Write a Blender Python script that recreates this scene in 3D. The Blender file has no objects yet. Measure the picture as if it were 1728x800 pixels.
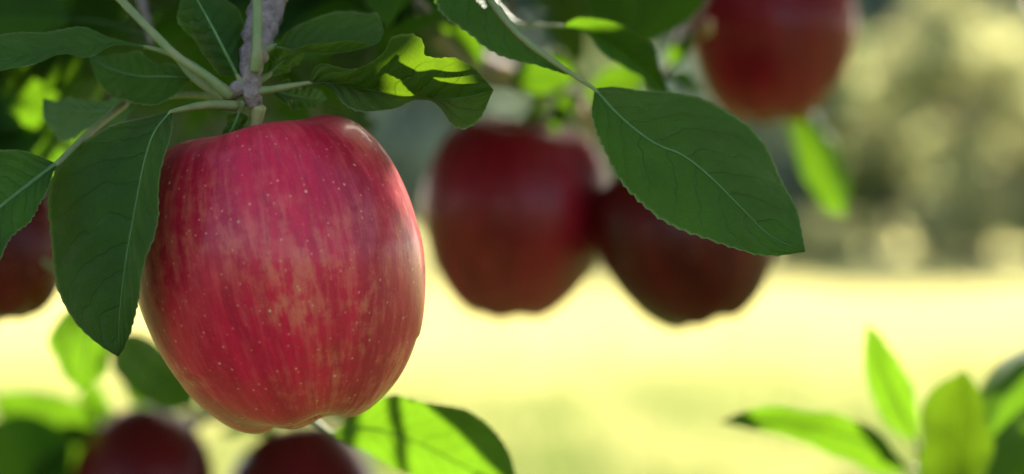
import bpy, math, random
import numpy as np
from mathutils import Vector, Matrix

random.seed(7)
RNG = np.random.default_rng(11)
R = math.radians
scene = bpy.context.scene
COL = scene.collection

# ------------------------------------------------------------------ camera
CAM_H = 1.4
PITCH = 52 / 4800.0
cam_data = bpy.data.cameras.new('camera')
cam = bpy.data.objects.new('camera', cam_data)
COL.objects.link(cam)
cam.location = (0, 0, CAM_H)
cam.rotation_euler = (math.pi / 2 - PITCH, 0, 0)
cam_data.sensor_width = 36
cam_data.lens = 100
cam_data.clip_start = 0.05
cam_data.clip_end = 1000
cam_data.dof.use_dof = True
cam_data.dof.focus_distance = 0.778
cam_data.dof.aperture_fstop = 7.4
cam_data.dof.aperture_blades = 0
scene.camera = cam

# ------------------------------------------------------------------ light
SUN_EL, SUN_AZ = R(33), R(15)          # azimuth measured from the view direction (+Y) towards +X
SUN_DIR = Vector((math.sin(SUN_AZ) * math.cos(SUN_EL), math.cos(SUN_AZ) * math.cos(SUN_EL), math.sin(SUN_EL)))
world = bpy.data.worlds.new('World')
scene.world = world
world.use_nodes = True
wn = world.node_tree
sky = wn.nodes.new('ShaderNodeTexSky')
sky.sky_type = 'NISHITA'
sky.sun_disc = False
sky.sun_elevation = SUN_EL
sky.sun_rotation = SUN_AZ
sky.air_density = 1.0
sky.dust_density = 2.0
sky.ozone_density = 1.0
bg = wn.nodes['Background']
bg.inputs[1].default_value = 0.098
wn.links.new(sky.outputs[0], bg.inputs[0])

sun_data = bpy.data.lights.new('sun', 'SUN')
sun_data.energy = 5.0
sun_data.angle = R(0.55)
sun_data.color = (1.0, 0.93, 0.80)
sun = bpy.data.objects.new('sun', sun_data)
COL.objects.link(sun)
sun.rotation_euler = (-SUN_DIR).to_track_quat('-Z', 'Y').to_euler()
sun.location = (8, 14, 14)

scene.view_settings.view_transform = 'Standard'
scene.view_settings.look = 'None'
scene.view_settings.gamma = 1
scene.view_settings.use_curve_mapping = False
scene.view_settings.exposure = 2.22
scene.render.engine = 'CYCLES'
scene.cycles.use_denoising = True
scene.cycles.max_bounces = 8
scene.cycles.diffuse_bounces = 4
scene.cycles.transmission_bounces = 6
scene.cycles.sample_clamp_indirect = 8

# ------------------------------------------------------------------ helpers
FPX = 4800.0
CF = Vector((0, math.cos(PITCH), -math.sin(PITCH)))
CU = Vector((0, math.sin(PITCH), math.cos(PITCH)))
CR = Vector((1, 0, 0))
C0 = Vector((0, 0, CAM_H))


def P(x, y, d):
    """a point of the place: its direction as measured on the photograph, its distance in metres"""
    return C0 + d * (CF + (x - 864) / FPX * CR + (400 - y) / FPX * CU)


def proj(p):
    q = Vector(p) - C0
    d = q.dot(CF)
    return 864 + FPX * q.dot(CR) / d, 400 - FPX * q.dot(CU) / d, d


def catmull(pts, n):
    pts = np.array([tuple(p) for p in pts], float)
    if len(pts) == 2:
        t = np.linspace(0, 1, n)[:, None]
        return pts[0] * (1 - t) + pts[1] * t
    ext = np.vstack([2 * pts[0] - pts[1], pts, 2 * pts[-1] - pts[-2]])
    out = []
    for i in range(len(pts) - 1):
        p0, p1, p2, p3 = ext[i:i + 4]
        for t in np.linspace(0, 1, 24, endpoint=False):
            out.append(0.5 * (2 * p1 + (p2 - p0) * t + (2 * p0 - 5 * p1 + 4 * p2 - p3) * t * t
                              + (3 * p1 - p0 - 3 * p2 + p3) * t ** 3))
    out.append(pts[-1])
    out = np.array(out)
    seg = np.linalg.norm(np.diff(out, axis=0), axis=1)
    s = np.concatenate([[0], np.cumsum(seg)])
    u = np.linspace(0, s[-1], n)
    return np.stack([np.interp(u, s, out[:, k]) for k in range(out.shape[1])], 1)


def tube_data(pts, radii, seg=8, n=None, knob=0.0, rough=0.0, caps=True):
    """tapered tube along a smooth curve; radii interpolated along it"""
    n = n or max(6, 6 * (len(pts) - 1))
    c = catmull(pts, n)
    rr = np.interp(np.linspace(0, 1, n), np.linspace(0, 1, len(radii)), radii)
    V, F = [], []
    tan = np.gradient(c, axis=0)
    tan /= np.linalg.norm(tan, axis=1)[:, None] + 1e-12
    ref = np.array([0.31, 0.17, 0.93])
    if abs(tan[0] @ ref) > 0.9:
        ref = np.array([1.0, 0, 0])
    a = np.cross(tan[0], ref)
    a /= np.linalg.norm(a)
    for i in range(n):
        a = a - tan[i] * (a @ tan[i])
        a /= np.linalg.norm(a) + 1e-12
        b = np.cross(tan[i], a)
        r = rr[i] * (1 + knob * (0.5 * math.sin(i * 1.7) + 0.5 * math.sin(i * 2.9 + 1)))
        for k in range(seg):
            th = 2 * math.pi * k / seg
            q = r * (1 + rough * (random.random() - 0.5))
            V.append(c[i] + q * (math.cos(th) * a + math.sin(th) * b))
    for i in range(n - 1):
        for k in range(seg):
            k2 = (k + 1) % seg
            F.append((i * seg + k, i * seg + k2, (i + 1) * seg + k2, (i + 1) * seg + k))
    if caps:
        V.append(c[0] - tan[0] * rr[0] * 0.5)
        V.append(c[-1] + tan[-1] * rr[-1] * 0.6)
        b0, b1 = len(V) - 2, len(V) - 1
        for k in range(seg):
            k2 = (k + 1) % seg
            F.append((b0, k2, k))
            F.append((b1, (n - 1) * seg + k, (n - 1) * seg + k2))
    return np.array(V), F


def mesh_from(name, V, F, mat=None, smooth=True, uv=None):
    me = bpy.data.meshes.new(name)
    me.from_pydata([tuple(v) for v in V], [], [tuple(f) for f in F])
    if uv is not None:
        lay = me.uv_layers.new(name='UVMap')
        idx = np.empty(len(me.loops), int)
        me.loops.foreach_get('vertex_index', idx)
        lay.data.foreach_set('uv', np.asarray(uv, float)[idx].ravel())
    if smooth:
        me.polygons.foreach_set('use_smooth', [True] * len(me.polygons))
    if mat:
        me.materials.append(mat)
    me.update()
    return me


def link(name, me, parent=None, loc=(0, 0, 0)):
    o = bpy.data.objects.new(name, me)
    COL.objects.link(o)
    o.location = loc
    if parent is not None:
        o.parent = parent
    return o


def tag(o, label=None, cat=None, group=None, kind=None):
    if label: o['label'] = label
    if cat: o['category'] = cat
    if group: o['group'] = group
    if kind: o['kind'] = kind
    return o


# ------------------------------------------------------------------ materials
class NT:
    def __init__(self, name):
        self.mat = bpy.data.materials.new(name)
        self.mat.use_nodes = True
        self.t = self.mat.node_tree
        self.t.nodes.clear()
        self.out = self.t.nodes.new('ShaderNodeOutputMaterial')

    def n(self, typ, **kw):
        nd = self.t.nodes.new(typ)
        for k, v in kw.items():
            setattr(nd, k, v)
        return nd

    def l(self, a, b):
        self.t.links.new(a, b)

    def val(self, sock, v):
        if hasattr(v, 'is_linked') or hasattr(v, 'links'):
            self.l(v, sock)
        else:
            sock.default_value = v

    def math(self, op, a, b=0.0, c=None, clamp=False):
        nd = self.n('ShaderNodeMath', operation=op, use_clamp=clamp)
        self.val(nd.inputs[0], a)
        self.val(nd.inputs[1], b)
        if c is not None:
            self.val(nd.inputs[2], c)
        return nd.outputs[0]

    def mix(self, f, a, b, blend='MIX'):
        nd = self.n('ShaderNodeMix', data_type='RGBA', blend_type=blend)
        self.val(nd.inputs[0], f)
        for s, v in ((nd.inputs[6], a), (nd.inputs[7], b)):
            if isinstance(v, tuple):
                s.default_value = (*v, 1) if len(v) == 3 else v
            else:
                self.l(v, s)
        return nd.outputs[2]

    def ramp(self, v, stops):
        nd = self.n('ShaderNodeValToRGB')
        e = nd.color_ramp.elements
        while len(e) < len(stops):
            e.new(0.5)
        for k, (p, c) in enumerate(stops):
            e[k].position = p
            e[k].color = (*c, 1) if isinstance(c, tuple) else (c, c, c, 1)
        self.l(v, nd.inputs[0])
        return nd.outputs[0]

    def rng(self, v, a, b, c, d):
        nd = self.n('ShaderNodeMapRange')
        nd.clamp = True
        self.val(nd.inputs[0], v)
        for k, x in enumerate((a, b, c, d)):
            nd.inputs[k + 1].default_value = x
        return nd.outputs[0]

    def noise(self, vec, scale, detail=3, rough=0.55):
        nd = self.n('ShaderNodeTexNoise')
        nd.inputs['Scale'].default_value = scale
        nd.inputs['Detail'].default_value = detail
        nd.inputs['Roughness'].default_value = rough
        if vec is not None:
            self.l(vec, nd.inputs['Vector'])
        return nd.outputs[0]


def leaf_material(name, top, under, glow, rough=0.42, trans=0.38, bump=0.5, veincol=(0.11, 0.22, 0.05), fine=True):
    m = NT(name)
    tc = m.n('ShaderNodeTexCoord')
    geo = m.n('ShaderNodeNewGeometry')
    oi = m.n('ShaderNodeObjectInfo')
    base = m.mix(geo.outputs['Backfacing'], top, under)
    hsv = m.n('ShaderNodeHueSaturation')
    m.l(base, hsv.inputs['Color'])
    m.l(m.rng(oi.outputs['Random'], 0, 1, 0.485, 0.515), hsv.inputs['Hue'])
    m.l(m.rng(oi.outputs['Random'], 0, 1, 1.2, 0.8), hsv.inputs['Value'])
    big = m.noise(tc.outputs['Object'], 45 if fine else 3, 3)
    col = m.mix(m.rng(big, 0.3, 0.7, 0.0, 1.0), hsv.outputs[0], m.mix(0.6, hsv.outputs[0], (0.010, 0.034, 0.010)))
    p = m.n('ShaderNodeBsdfPrincipled')
    tr = m.n('ShaderNodeBsdfTranslucent')
    glowc = m.mix(m.rng(big, 0.25, 0.75, 0.0, 0.5), glow, tuple(x * 0.45 for x in glow))
    if fine:
        sep = m.n('ShaderNodeSeparateXYZ')
        m.l(tc.outputs['UV'], sep.inputs[0])
        u = sep.outputs[0]
        v = m.math('MULTIPLY', m.math('SUBTRACT', sep.outputs[1], 0.5), 2.0)
        a = m.math('ABSOLUTE', v)
        side = m.math('MULTIPLY', m.math('GREATER_THAN', v, 0.0), 0.45)
        wob = m.math('MULTIPLY', m.math('SUBTRACT', m.noise(tc.outputs['UV'], 5, 2), 0.5), 1.1)
        s = m.math('ADD', m.math('ADD', m.math('SUBTRACT', m.math('MULTIPLY', u, 9.0),
                   m.math('MULTIPLY', m.math('POWER', a, 1.25), 2.1)), side), wob)
        dist = m.math('PINGPONG', s, 0.5)
        fade = m.rng(a, 0.55, 1.0, 1.0, 0.25)
        vein = m.math('MULTIPLY', m.rng(dist, 0.0, 0.055, 1.0, 0.0), fade)
        mid = m.rng(a, 0.0, 0.035, 1.0, 0.0)
        vall = m.math('MAXIMUM', vein, mid)
        vor = m.n('ShaderNodeTexVoronoi', feature='DISTANCE_TO_EDGE')
        vor.inputs['Scale'].default_value = 900
        m.l(tc.outputs['Object'], vor.inputs['Vector'])
        ret = m.rng(vor.outputs[0], 0.0, 0.12, 1.0, 0.0)
        rough2 = m.math('MAXIMUM', vall, m.math('MULTIPLY', ret, 0.3))
        col = m.mix(m.math('MULTIPLY', rough2, 0.42), col, veincol)
        edge = m.rng(a, 0.945, 0.99, 0.0, 0.7)
        col = m.mix(edge, col, (0.26, 0.24, 0.11))
        glowc = m.mix(m.math('MULTIPLY', rough2, 0.85), glowc, tuple(x * 0.35 for x in glow))
        quilt = m.math('MULTIPLY', m.rng(dist, 0.0, 0.5, 0.0, 1.0), 0.5)
        h = m.math('ADD', m.math('SUBTRACT', quilt, m.math('MULTIPLY', rough2, 0.5)),
                   m.math('MULTIPLY', m.noise(tc.outputs['Object'], 700, 4, 0.65), 0.5))
        bp = m.n('ShaderNodeBump')
        bp.inputs['Strength'].default_value = bump
        bp.inputs['Distance'].default_value = 0.0018
        m.l(h, bp.inputs['Height'])
        m.l(bp.outputs[0], p.inputs['Normal'])
        spot = m.noise(tc.outputs['Object'], 160, 3)
        m.l(m.rng(spot, 0.3, 0.7, rough - 0.07, rough + 0.15), p.inputs['Roughness'])
    else:
        p.inputs['Roughness'].default_value = rough
    m.l(col, p.inputs['Base Color'])
    p.inputs['Specular IOR Level'].default_value = 0.2
    m.l(glowc, tr.inputs['Color'])
    mx = m.n('ShaderNodeMixShader')
    mx.inputs[0].default_value = trans
    m.l(p.outputs[0], mx.inputs[1])
    m.l(tr.outputs[0], mx.inputs[2])
    m.l(mx.outputs[0], m.out.inputs[0])
    return m.mat


def plain_material(name, c1, c2, scale=200, rough=0.6, bump=0.0, dist=0.001, spec=0.4, sss=0.0):
    m = NT(name)
    tc = m.n('ShaderNodeTexCoord')
    nz = m.noise(tc.outputs['Object'], scale, 5, 0.65)
    p = m.n('ShaderNodeBsdfPrincipled')
    m.l(m.mix(m.rng(nz, 0.32, 0.68, 0, 1), c1, c2), p.inputs['Base Color'])
    p.inputs['Roughness'].default_value = rough
    p.inputs['Specular IOR Level'].default_value = spec
    if bump:
        bp = m.n('ShaderNodeBump')
        bp.inputs['Strength'].default_value = bump
        bp.inputs['Distance'].default_value = dist
        m.l(nz, bp.inputs['Height'])
        m.l(bp.outputs[0], p.inputs['Normal'])
    m.l(p.outputs[0], m.out.inputs[0])
    return m.mat


def apple_material(name, dark, red, streak, blush, seed, blush_amt=1.0, spec=0.42, coat=0.16):
    m = NT(name)
    tc = m.n('ShaderNodeTexCoord')
    sep = m.n('ShaderNodeSeparateXYZ')
    m.l(tc.outputs['Object'], sep.inputs[0])
    flat = m.n('ShaderNodeCombineXYZ')
    m.l(sep.outputs[0], flat.inputs[0])
    m.l(sep.outputs[1], flat.inputs[1])
    nrm = m.n('ShaderNodeVectorMath', operation='NORMALIZE')
    m.l(flat.outputs[0], nrm.inputs[0])
    sp2 = m.n('ShaderNodeSeparateXYZ')
    m.l(nrm.outputs[0], sp2.inputs[0])

    def stripe(k, zk, scale, det, off):
        c = m.n('ShaderNodeCombineXYZ')
        wz = m.math('MULTIPLY', sep.outputs[2], zk)
        m.l(m.math('MULTIPLY', sp2.outputs[0], k), c.inputs[0])
        m.l(m.math('MULTIPLY', sp2.outputs[1], k), c.inputs[1])
        m.l(m.math('ADD', wz, seed + off), c.inputs[2])
        return m.noise(c.outputs[0], scale, det, 0.62)

    fine = stripe(5.0, 22, 2.6, 6, 0.0)
    finer = stripe(13.0, 70, 2.4, 5, 5.3)
    broad = stripe(1.3, 8, 1.5, 3, 9.1)
    cloud = m.noise(tc.outputs['Object'], 32, 3)
    grain = m.noise(tc.outputs['Object'], 900, 3, 0.7)
    mott = m.noise(tc.outputs['Object'], 260, 4, 0.65)
    col = m.mix(m.rng(broad, 0.36, 0.64, 0, 1), dark, red)
    col = m.mix(m.math('MULTIPLY', m.rng(m.math('ADD', fine, m.math('MULTIPLY', m.math('SUBTRACT', mott, 0.5), 0.35)), 0.48, 0.70, 0, 1), 0.55), col, streak)
    col = m.mix(m.math('MULTIPLY', m.rng(finer, 0.46, 0.74, 0, 1), 0.38), col, tuple(x * 0.55 for x in dark))
    # tan ground colour breaking through in fine flecks and streaks
    bl = m.math('MULTIPLY', m.rng(cloud, 0.46, 0.62, 0, 1), m.rng(m.math('ADD', fine, m.math('MULTIPLY', m.math('SUBTRACT', mott, 0.5), 0.8)), 0.40, 0.66, 0, 1))
    low = m.rng(sep.outputs[2], -0.035, 0.03, 1.0, 0.2)
    col = m.mix(m.math('MULTIPLY', m.math('MULTIPLY', bl, low), min(1.0, 0.6 * blush_amt)), col, blush)
    col = m.mix(m.math('MULTIPLY', m.rng(grain, 0.5, 0.75, 0, 1), 0.22), col, streak)
    # pale lenticels, two sizes, uneven
    dots = None
    for sc_, a0, a1, lo, stren in ((200, 0.03, 0.12, 0.25, 0.8), (430, 0.04, 0.23, 0.3, 0.5)):
        vo = m.n('ShaderNodeTexVoronoi')
        vo.inputs['Scale'].default_value = sc_
        m.l(tc.outputs['Object'], vo.inputs['Vector'])
        sel = m.n('ShaderNodeSeparateColor')
        m.l(vo.outputs['Color'], sel.inputs[0])
        dd_ = m.math('MULTIPLY', m.math('MULTIPLY', m.rng(vo.outputs['Distance'], a0, a1, 1, 0), m.rng(sel.outputs[0], lo, 1.0, 0.0, 1.0)), stren)
        dots = dd_ if dots is None else m.math('MAXIMUM', dots, dd_)
    dot = dots
    col = m.mix(dot, col, (0.78, 0.40, 0.24))
    # brown russet inside the stem cavity
    ln = m.n('ShaderNodeVectorMath', operation='LENGTH')
    m.l(flat.outputs[0], ln.inputs[0])
    cav = m.rng(ln.outputs['Value'], 0.004, 0.012, 0.85, 0.0)
    col = m.mix(cav, col, (0.20, 0.13, 0.04))
    p = m.n('ShaderNodeBsdfPrincipled')
    m.l(col, p.inputs['Base Color'])
    rg = m.noise(tc.outputs['Object'], 55, 4)
    m.l(m.rng(rg, 0.3, 0.7, 0.33, 0.46), p.inputs['Roughness'])
    p.inputs['Specular IOR Level'].default_value = spec * 0.6
    p.inputs['Coat Weight'].default_value = coat
    p.inputs['Coat Roughness'].default_value = 0.09
    p.inputs['Subsurface Weight'].default_value = 0.08
    p.inputs['Subsurface Radius'].default_value = (0.006, 0.002, 0.001)
    p.inputs['Subsurface Scale'].default_value = 0.6
    bp = m.n('ShaderNodeBump')
    bp.inputs['Strength'].default_value = 0.2
    bp.inputs['Distance'].default_value = 0.0005
    m.l(m.math('ADD', m.noise(tc.outputs['Object'], 420, 4, 0.6), m.math('MULTIPLY', dot, 0.35)), bp.inputs['Height'])
    m.l(bp.outputs[0], p.inputs['Normal'])
    m.l(p.outputs[0], m.out.inputs[0])
    return m.mat


M = {}
M['leaf'] = leaf_material('apple_leaf', (0.027, 0.088, 0.014), (0.13, 0.16, 0.095), (0.14, 0.30, 0.008), rough=0.55, bump=0.9)
M['leaf_thick'] = leaf_material('thick_apple_leaf', (0.022, 0.070, 0.014), (0.12, 0.16, 0.07), (0.15, 0.27, 0.006), rough=0.55, trans=0.34, bump=0.9)
M['leaf_young'] = leaf_material('young_apple_leaf', (0.05, 0.13, 0.018), (0.12, 0.18, 0.06), (0.135, 0.29, 0.008), rough=0.55, trans=0.5, bump=0.8)
M['leaf_far'] = leaf_material('canopy_leaf', (0.03, 0.08, 0.025), (0.12, 0.15, 0.08), (0.16, 0.33, 0.015), rough=0.5, fine=False)
M['midrib'] = plain_material('leaf_midrib', (0.075, 0.145, 0.042), (0.12, 0.19, 0.062), 300, 0.8, spec=0.12)
M['petiole'] = plain_material('leaf_petiole', (0.125, 0.185, 0.05), (0.24, 0.215, 0.085), 180, 0.6, 0.35)
M['stem'] = plain_material('apple_stem', (0.28, 0.30, 0.09), (0.30, 0.20, 0.09), 150, 0.6, 0.4)
M['bark'] = plain_material('apple_bark', (0.17, 0.11, 0.09), (0.38, 0.28, 0.24), 330, 0.85, 0.9, 0.003)
M['trunk'] = plain_material('apple_trunk_bark', (0.09, 0.07, 0.055), (0.24, 0.20, 0.165), 40, 0.9, 1.0, 0.02)
M['calyx'] = plain_material('dry_calyx', (0.07, 0.05, 0.03), (0.16, 0.11, 0.06), 400, 0.9, 0.5)
M['bud'] = plain_material('bud_scale', (0.45, 0.20, 0.06), (0.55, 0.40, 0.20), 300, 0.7, 0.4)
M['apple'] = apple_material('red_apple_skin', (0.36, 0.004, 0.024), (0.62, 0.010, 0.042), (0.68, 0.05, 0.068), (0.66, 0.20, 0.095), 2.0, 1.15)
M['apple_shaded'] = apple_material('shaded_apple_skin', (0.16, 0.003, 0.008), (0.32, 0.006, 0.018), (0.36, 0.014, 0.024), (0.34, 0.05, 0.025), 14.0, 0.4, 0.40, 0.1)  # backlit apples: the shade on their fronts is put into a darker skin colour
M['apple_deep_shade'] = apple_material('deep_shade_apple_skin', (0.06, 0.002, 0.002), (0.12, 0.003, 0.003), (0.14, 0.006, 0.006), (0.15, 0.02, 0.01), 24.0, 0.3, 0.32, 0.05)  # same red skin, deeper shade painted into the colour

# ------------------------------------------------------------------ the setting: field
def field_material(name, blades=False):
    m = NT(name)
    geo = m.n('ShaderNodeNewGeometry')
    pos = geo.outputs['Position']
    sep = m.n('ShaderNodeSeparateXYZ')
    m.l(pos, sep.inputs[0])
    st = m.n('ShaderNodeVectorMath', operation='MULTIPLY')
    st.inputs[1].default_value = (1.0, 0.45, 1.0)
    m.l(pos, st.inputs[0])
    n1 = m.noise(st.outputs[0], 0.55, 3)
    n2 = m.noise(pos, 3.0, 4)
    # the sward is greener in the nearer strip, mown and dry beyond it
    near = m.rng(m.math('ADD', sep.outputs[1], m.math('MULTIPLY', m.math('SUBTRACT', n1, 0.5), 22.0)), 21.0, 30.0, 1.0, 0.0)
    straw = m.mix(m.rng(n2, 0.3, 0.7, 0, 1), (0.54, 0.48, 0.21), (0.43, 0.40, 0.14))
    green = m.mix(m.rng(n2, 0.3, 0.7, 0, 1), (0.05, 0.12, 0.015), (0.11, 0.17, 0.03))
    patch = m.math('MULTIPLY', near, m.rng(n1, 0.42, 0.58, 0.25, 1.0))
    col = m.mix(patch, straw, green)
    # orchard turf round the tree, out of view, darkened to cut ground bounce
    orch = m.rng(m.math('ADD', sep.outputs[1], m.math('MULTIPLY', n1, 4.0)), 11.0, 14.5, 1.0, 0.0)
    turf = m.mix(m.rng(n2, 0.3, 0.7, 0, 1), (0.045, 0.085, 0.022), (0.085, 0.12, 0.035))
    col = m.mix(orch, col, turf)
    d = m.n('ShaderNodeBsdfDiffuse')
    m.l(col, d.inputs[0])
    if blades:
        t = m.n('ShaderNodeBsdfTranslucent')
        m.l(col, t.inputs[0])
        mx = m.n('ShaderNodeMixShader')
        mx.inputs[0].default_value = 0.45
        m.l(d.outputs[0], mx.inputs[1])
        m.l(t.outputs[0], mx.inputs[2])
        m.l(mx.outputs[0], m.out.inputs[0])
    else:
        bp = m.n('ShaderNodeBump')
        bp.inputs['Distance'].default_value = 0.05
        m.l(n2, bp.inputs['Height'])
        m.l(bp.outputs[0], d.inputs['Normal'])
        m.l(d.outputs[0], m.out.inputs[0])
    return m.mat


def gz(x, y):
    """height of the ground"""
    f = np.clip((np.hypot(x, y) - 6) / 20, 0, 1)
    return f * (0.10 * np.sin(x * 0.11 + 1.0) * np.cos(y * 0.09) + 0.05 * np.sin(x * 0.31 + y * 0.23))


nx, ny = 101, 121
gx = np.concatenate([np.linspace(-400, -40, 16)[:-1], np.linspace(-40, 40, 71), np.linspace(40, 400, 16)[1:]])
gy = np.concatenate([np.linspace(-400, -30, 16)[:-1], np.linspace(-30, 90, 91), np.linspace(90, 600, 16)[1:]])
GX, GY = np.meshgrid(gx, gy)
GV = np.stack([GX.ravel(), GY.ravel(), gz(GX, GY).ravel()], 1)
w = len(gx)
GF = [(j * w + i, j * w + i + 1, (j + 1) * w + i + 1, (j + 1) * w + i) for j in range(len(gy) - 1) for i in range(w - 1)]
ground = link('ground', mesh_from('ground', GV, GF, field_material('field_turf')))
tag(ground, kind='structure')

# grass blades standing on the field, denser near
NB = 42000
by = 13 + 50 * RNG.random(NB) ** 1.6
bx = (RNG.random(NB) - 0.5) * 2 * (by * 0.19 + 1.5)
bh = 0.06 + 0.12 * RNG.random(NB)
ang = RNG.random(NB) * math.pi
bw = 0.012 + 0.014 * RNG.random(NB)
lx = (RNG.random(NB) - 0.5) * 0.12
ly = (RNG.random(NB) - 0.5) * 0.12
bz = gz(bx, by) - 0.005
BV = np.empty((NB, 3, 3))
BV[:, 0] = np.stack([bx - bw * np.cos(ang), by - bw * np.sin(ang), bz], 1)
BV[:, 1] = np.stack([bx + bw * np.cos(ang), by + bw * np.sin(ang), bz], 1)
BV[:, 2] = np.stack([bx + lx, by + ly, bz + bh], 1)
BF = np.arange(NB * 3).reshape(-1, 3)
grass = link('grass', mesh_from('grass', BV.reshape(-1, 3), BF.tolist(), field_material('grass_blades', True), smooth=False))
tag(grass, 'dry yellow and green grass standing across the sunlit field', 'grass', kind='stuff')

# ------------------------------------------------------------------ far trees beyond the field
def crown_leaf_mat(name, c, g):
    m = NT(name)
    geo = m.n('ShaderNodeNewGeometry')
    rnd = geo.outputs['Random Per Island']
    tc = m.n('ShaderNodeTexCoord')
    nz = m.noise(tc.outputs['Object'], 0.75, 2)
    col = m.mix(m.rng(rnd, 0, 1, 0, 1), tuple(x * 0.7 for x in c), tuple(min(1, x * 1.4) for x in c))
    gl = m.mix(m.rng(nz, 0.42, 0.58, 0, 1), tuple(x * 0.35 for x in g), g)
    d = m.n('ShaderNodeBsdfDiffuse')
    m.l(col, d.inputs[0])
    t = m.n('ShaderNodeBsdfTranslucent')
    m.l(gl, t.inputs[0])
    mx = m.n('ShaderNodeMixShader')
    mx.inputs[0].default_value = 0.45
    m.l(d.outputs[0], mx.inputs[1])
    m.l(t.outputs[0], mx.inputs[2])
    m.l(mx.outputs[0], m.out.inputs[0])
    return m.mat


def crown_mesh(name, h, rx, low, nclump, per, mat, seed, size=0.17):
    rg = np.random.default_rng(seed)
    cz = (h + low) / 2
    rz = (h - low) / 2
    cl = []
    while len(cl) < nclump:
        q = rg.uniform(-1, 1, 3)
        r = np.linalg.norm(q)
        if r > 1 or (r < 0.55 and rg.random() < 0.7):
            continue
        cl.append((q[0] * rx, q[1] * rx, cz + q[2] * rz, rg.uniform(0.35, 0.8) * rx * 0.36))
    cl = np.array(cl)
    pick = rg.integers(0, nclump, nclump * per)
    g = rg.normal(0, 0.5, (len(pick), 3))
    cen = cl[pick, :3] + g * cl[pick, 3:4] * np.array([1.15, 1.15, 0.75])
    n = len(cen)
    a = rg.normal(0, 1, (n, 3))
    a /= np.linalg.norm(a, axis=1)[:, None]
    b = np.cross(a, rg.normal(0, 1, (n, 3)))
    b /= np.linalg.norm(b, axis=1)[:, None]
    s = size * rg.uniform(0.6, 1.3, n)[:, None]
    V = np.empty((n, 4, 3))
    V[:, 0] = cen - a * s
    V[:, 1] = cen - b * s * 0.5
    V[:, 2] = cen + a * s
    V[:, 3] = cen + b * s * 0.5
    F = np.arange(n * 4).reshape(-1, 4)
    return mesh_from(name, V.reshape(-1, 3), F.tolist(), mat, smooth=False), cl


def far_tree(name, x, y, h, rx, low, mat, seed, label, nclump=52, per=120, size=0.17):
    z = float(gz(np.array(x), np.array(y)))
    root = bpy.data.objects.new(name, None)
    COL.objects.link(root)
    root.location = (x, y, z)
    tag(root, label, 'tree', 'trees beyond the field')
    me, cl = crown_mesh('crown', h, rx, low, nclump, per, mat, seed, size)
    link('crown', me, root)
    random.seed(seed)
    V, F = tube_data([(0, 0, -0.1), (0.05, 0, h * 0.2), (-0.06, 0.05, h * 0.45), (0.03, 0, h * 0.85)],
                     [0.05 * rx + 0.05, 0.04 * rx + 0.03, 0.03 * rx + 0.02, 0.03], 8, 14)
    link('trunk', mesh_from('trunk', V, F, M['trunk']), root)
    for k in range(7):
        c = cl[(k * 7) % len(cl)]
        z0 = min(max(c[2] * 0.6, h * 0.16), h * 0.6)
        V, F = tube_data([(0, 0, z0), (c[0] * 0.5, c[1] * 0.5, (z0 + c[2]) / 2 + 0.05), (c[0], c[1], c[2])],
                         [0.03 * rx, 0.02 * rx, 0.012], 6, 8)
        link('limb', mesh_from('limb', V, F, M['trunk']), root)
    return root


TM = {
    'olive': crown_leaf_mat('olive_crown', (0.17, 0.22, 0.11), (0.38, 0.43, 0.16)),
    'yellow': crown_leaf_mat('yellow_crown', (0.29, 0.31, 0.15), (0.64, 0.62, 0.27)),
    'grey': crown_leaf_mat('grey_green_crown', (0.21, 0.27, 0.22), (0.30, 0.38, 0.27)),
    'deep': crown_leaf_mat('deep_green_crown', (0.08, 0.12, 0.06), (0.16, 0.24, 0.06)),
}
TREES = [
    # x, y, height, crown radius, crown foot, kind, label
    (9.3, 57, 5.6, 2.3, 0.35, 'yellow', 'yellowing broad tree at the far edge of the field with a low crown'),
    (6.6, 61, 5.2, 1.9, 0.3, 'olive', 'olive green tree between the yellowing one and the grey green one beyond the field'),
    (4.4, 59, 4.8, 1.7, 0.7, 'grey', 'grey green bushy tree beyond the field beside the olive one'),
    (1.9, 62, 5.2, 2.0, 0.5, 'olive', 'olive tree beyond the field seen past the two hanging apples'),
    (-1.6, 60, 5.4, 2.1, 0.5, 'grey', 'grey green tree beyond the field seen beside the large striped apple'),
    (-5.0, 63, 5.6, 2.2, 0.6, 'olive', 'olive tree beyond the field seen behind the large striped apple'),
    (-8.6, 60, 5.3, 2.2, 0.5, 'deep', 'deep green tree beyond the field seen past the drooping leaf'),
    (-12.6, 64, 5.6, 2.3, 0.5, 'olive', 'outermost olive tree beyond the field past the shaded purple brown apple'),
    (13.6, 63, 5.8, 2.4, 0.6, 'olive', 'outermost olive tree beyond the field next to the yellowing one'),
]
for i, (x, y, h, rx, low, kd, lab) in enumerate(TREES):
    far_tree('field_tree', x, y, h, rx, low, TM[kd], 100 + i, lab)
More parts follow.
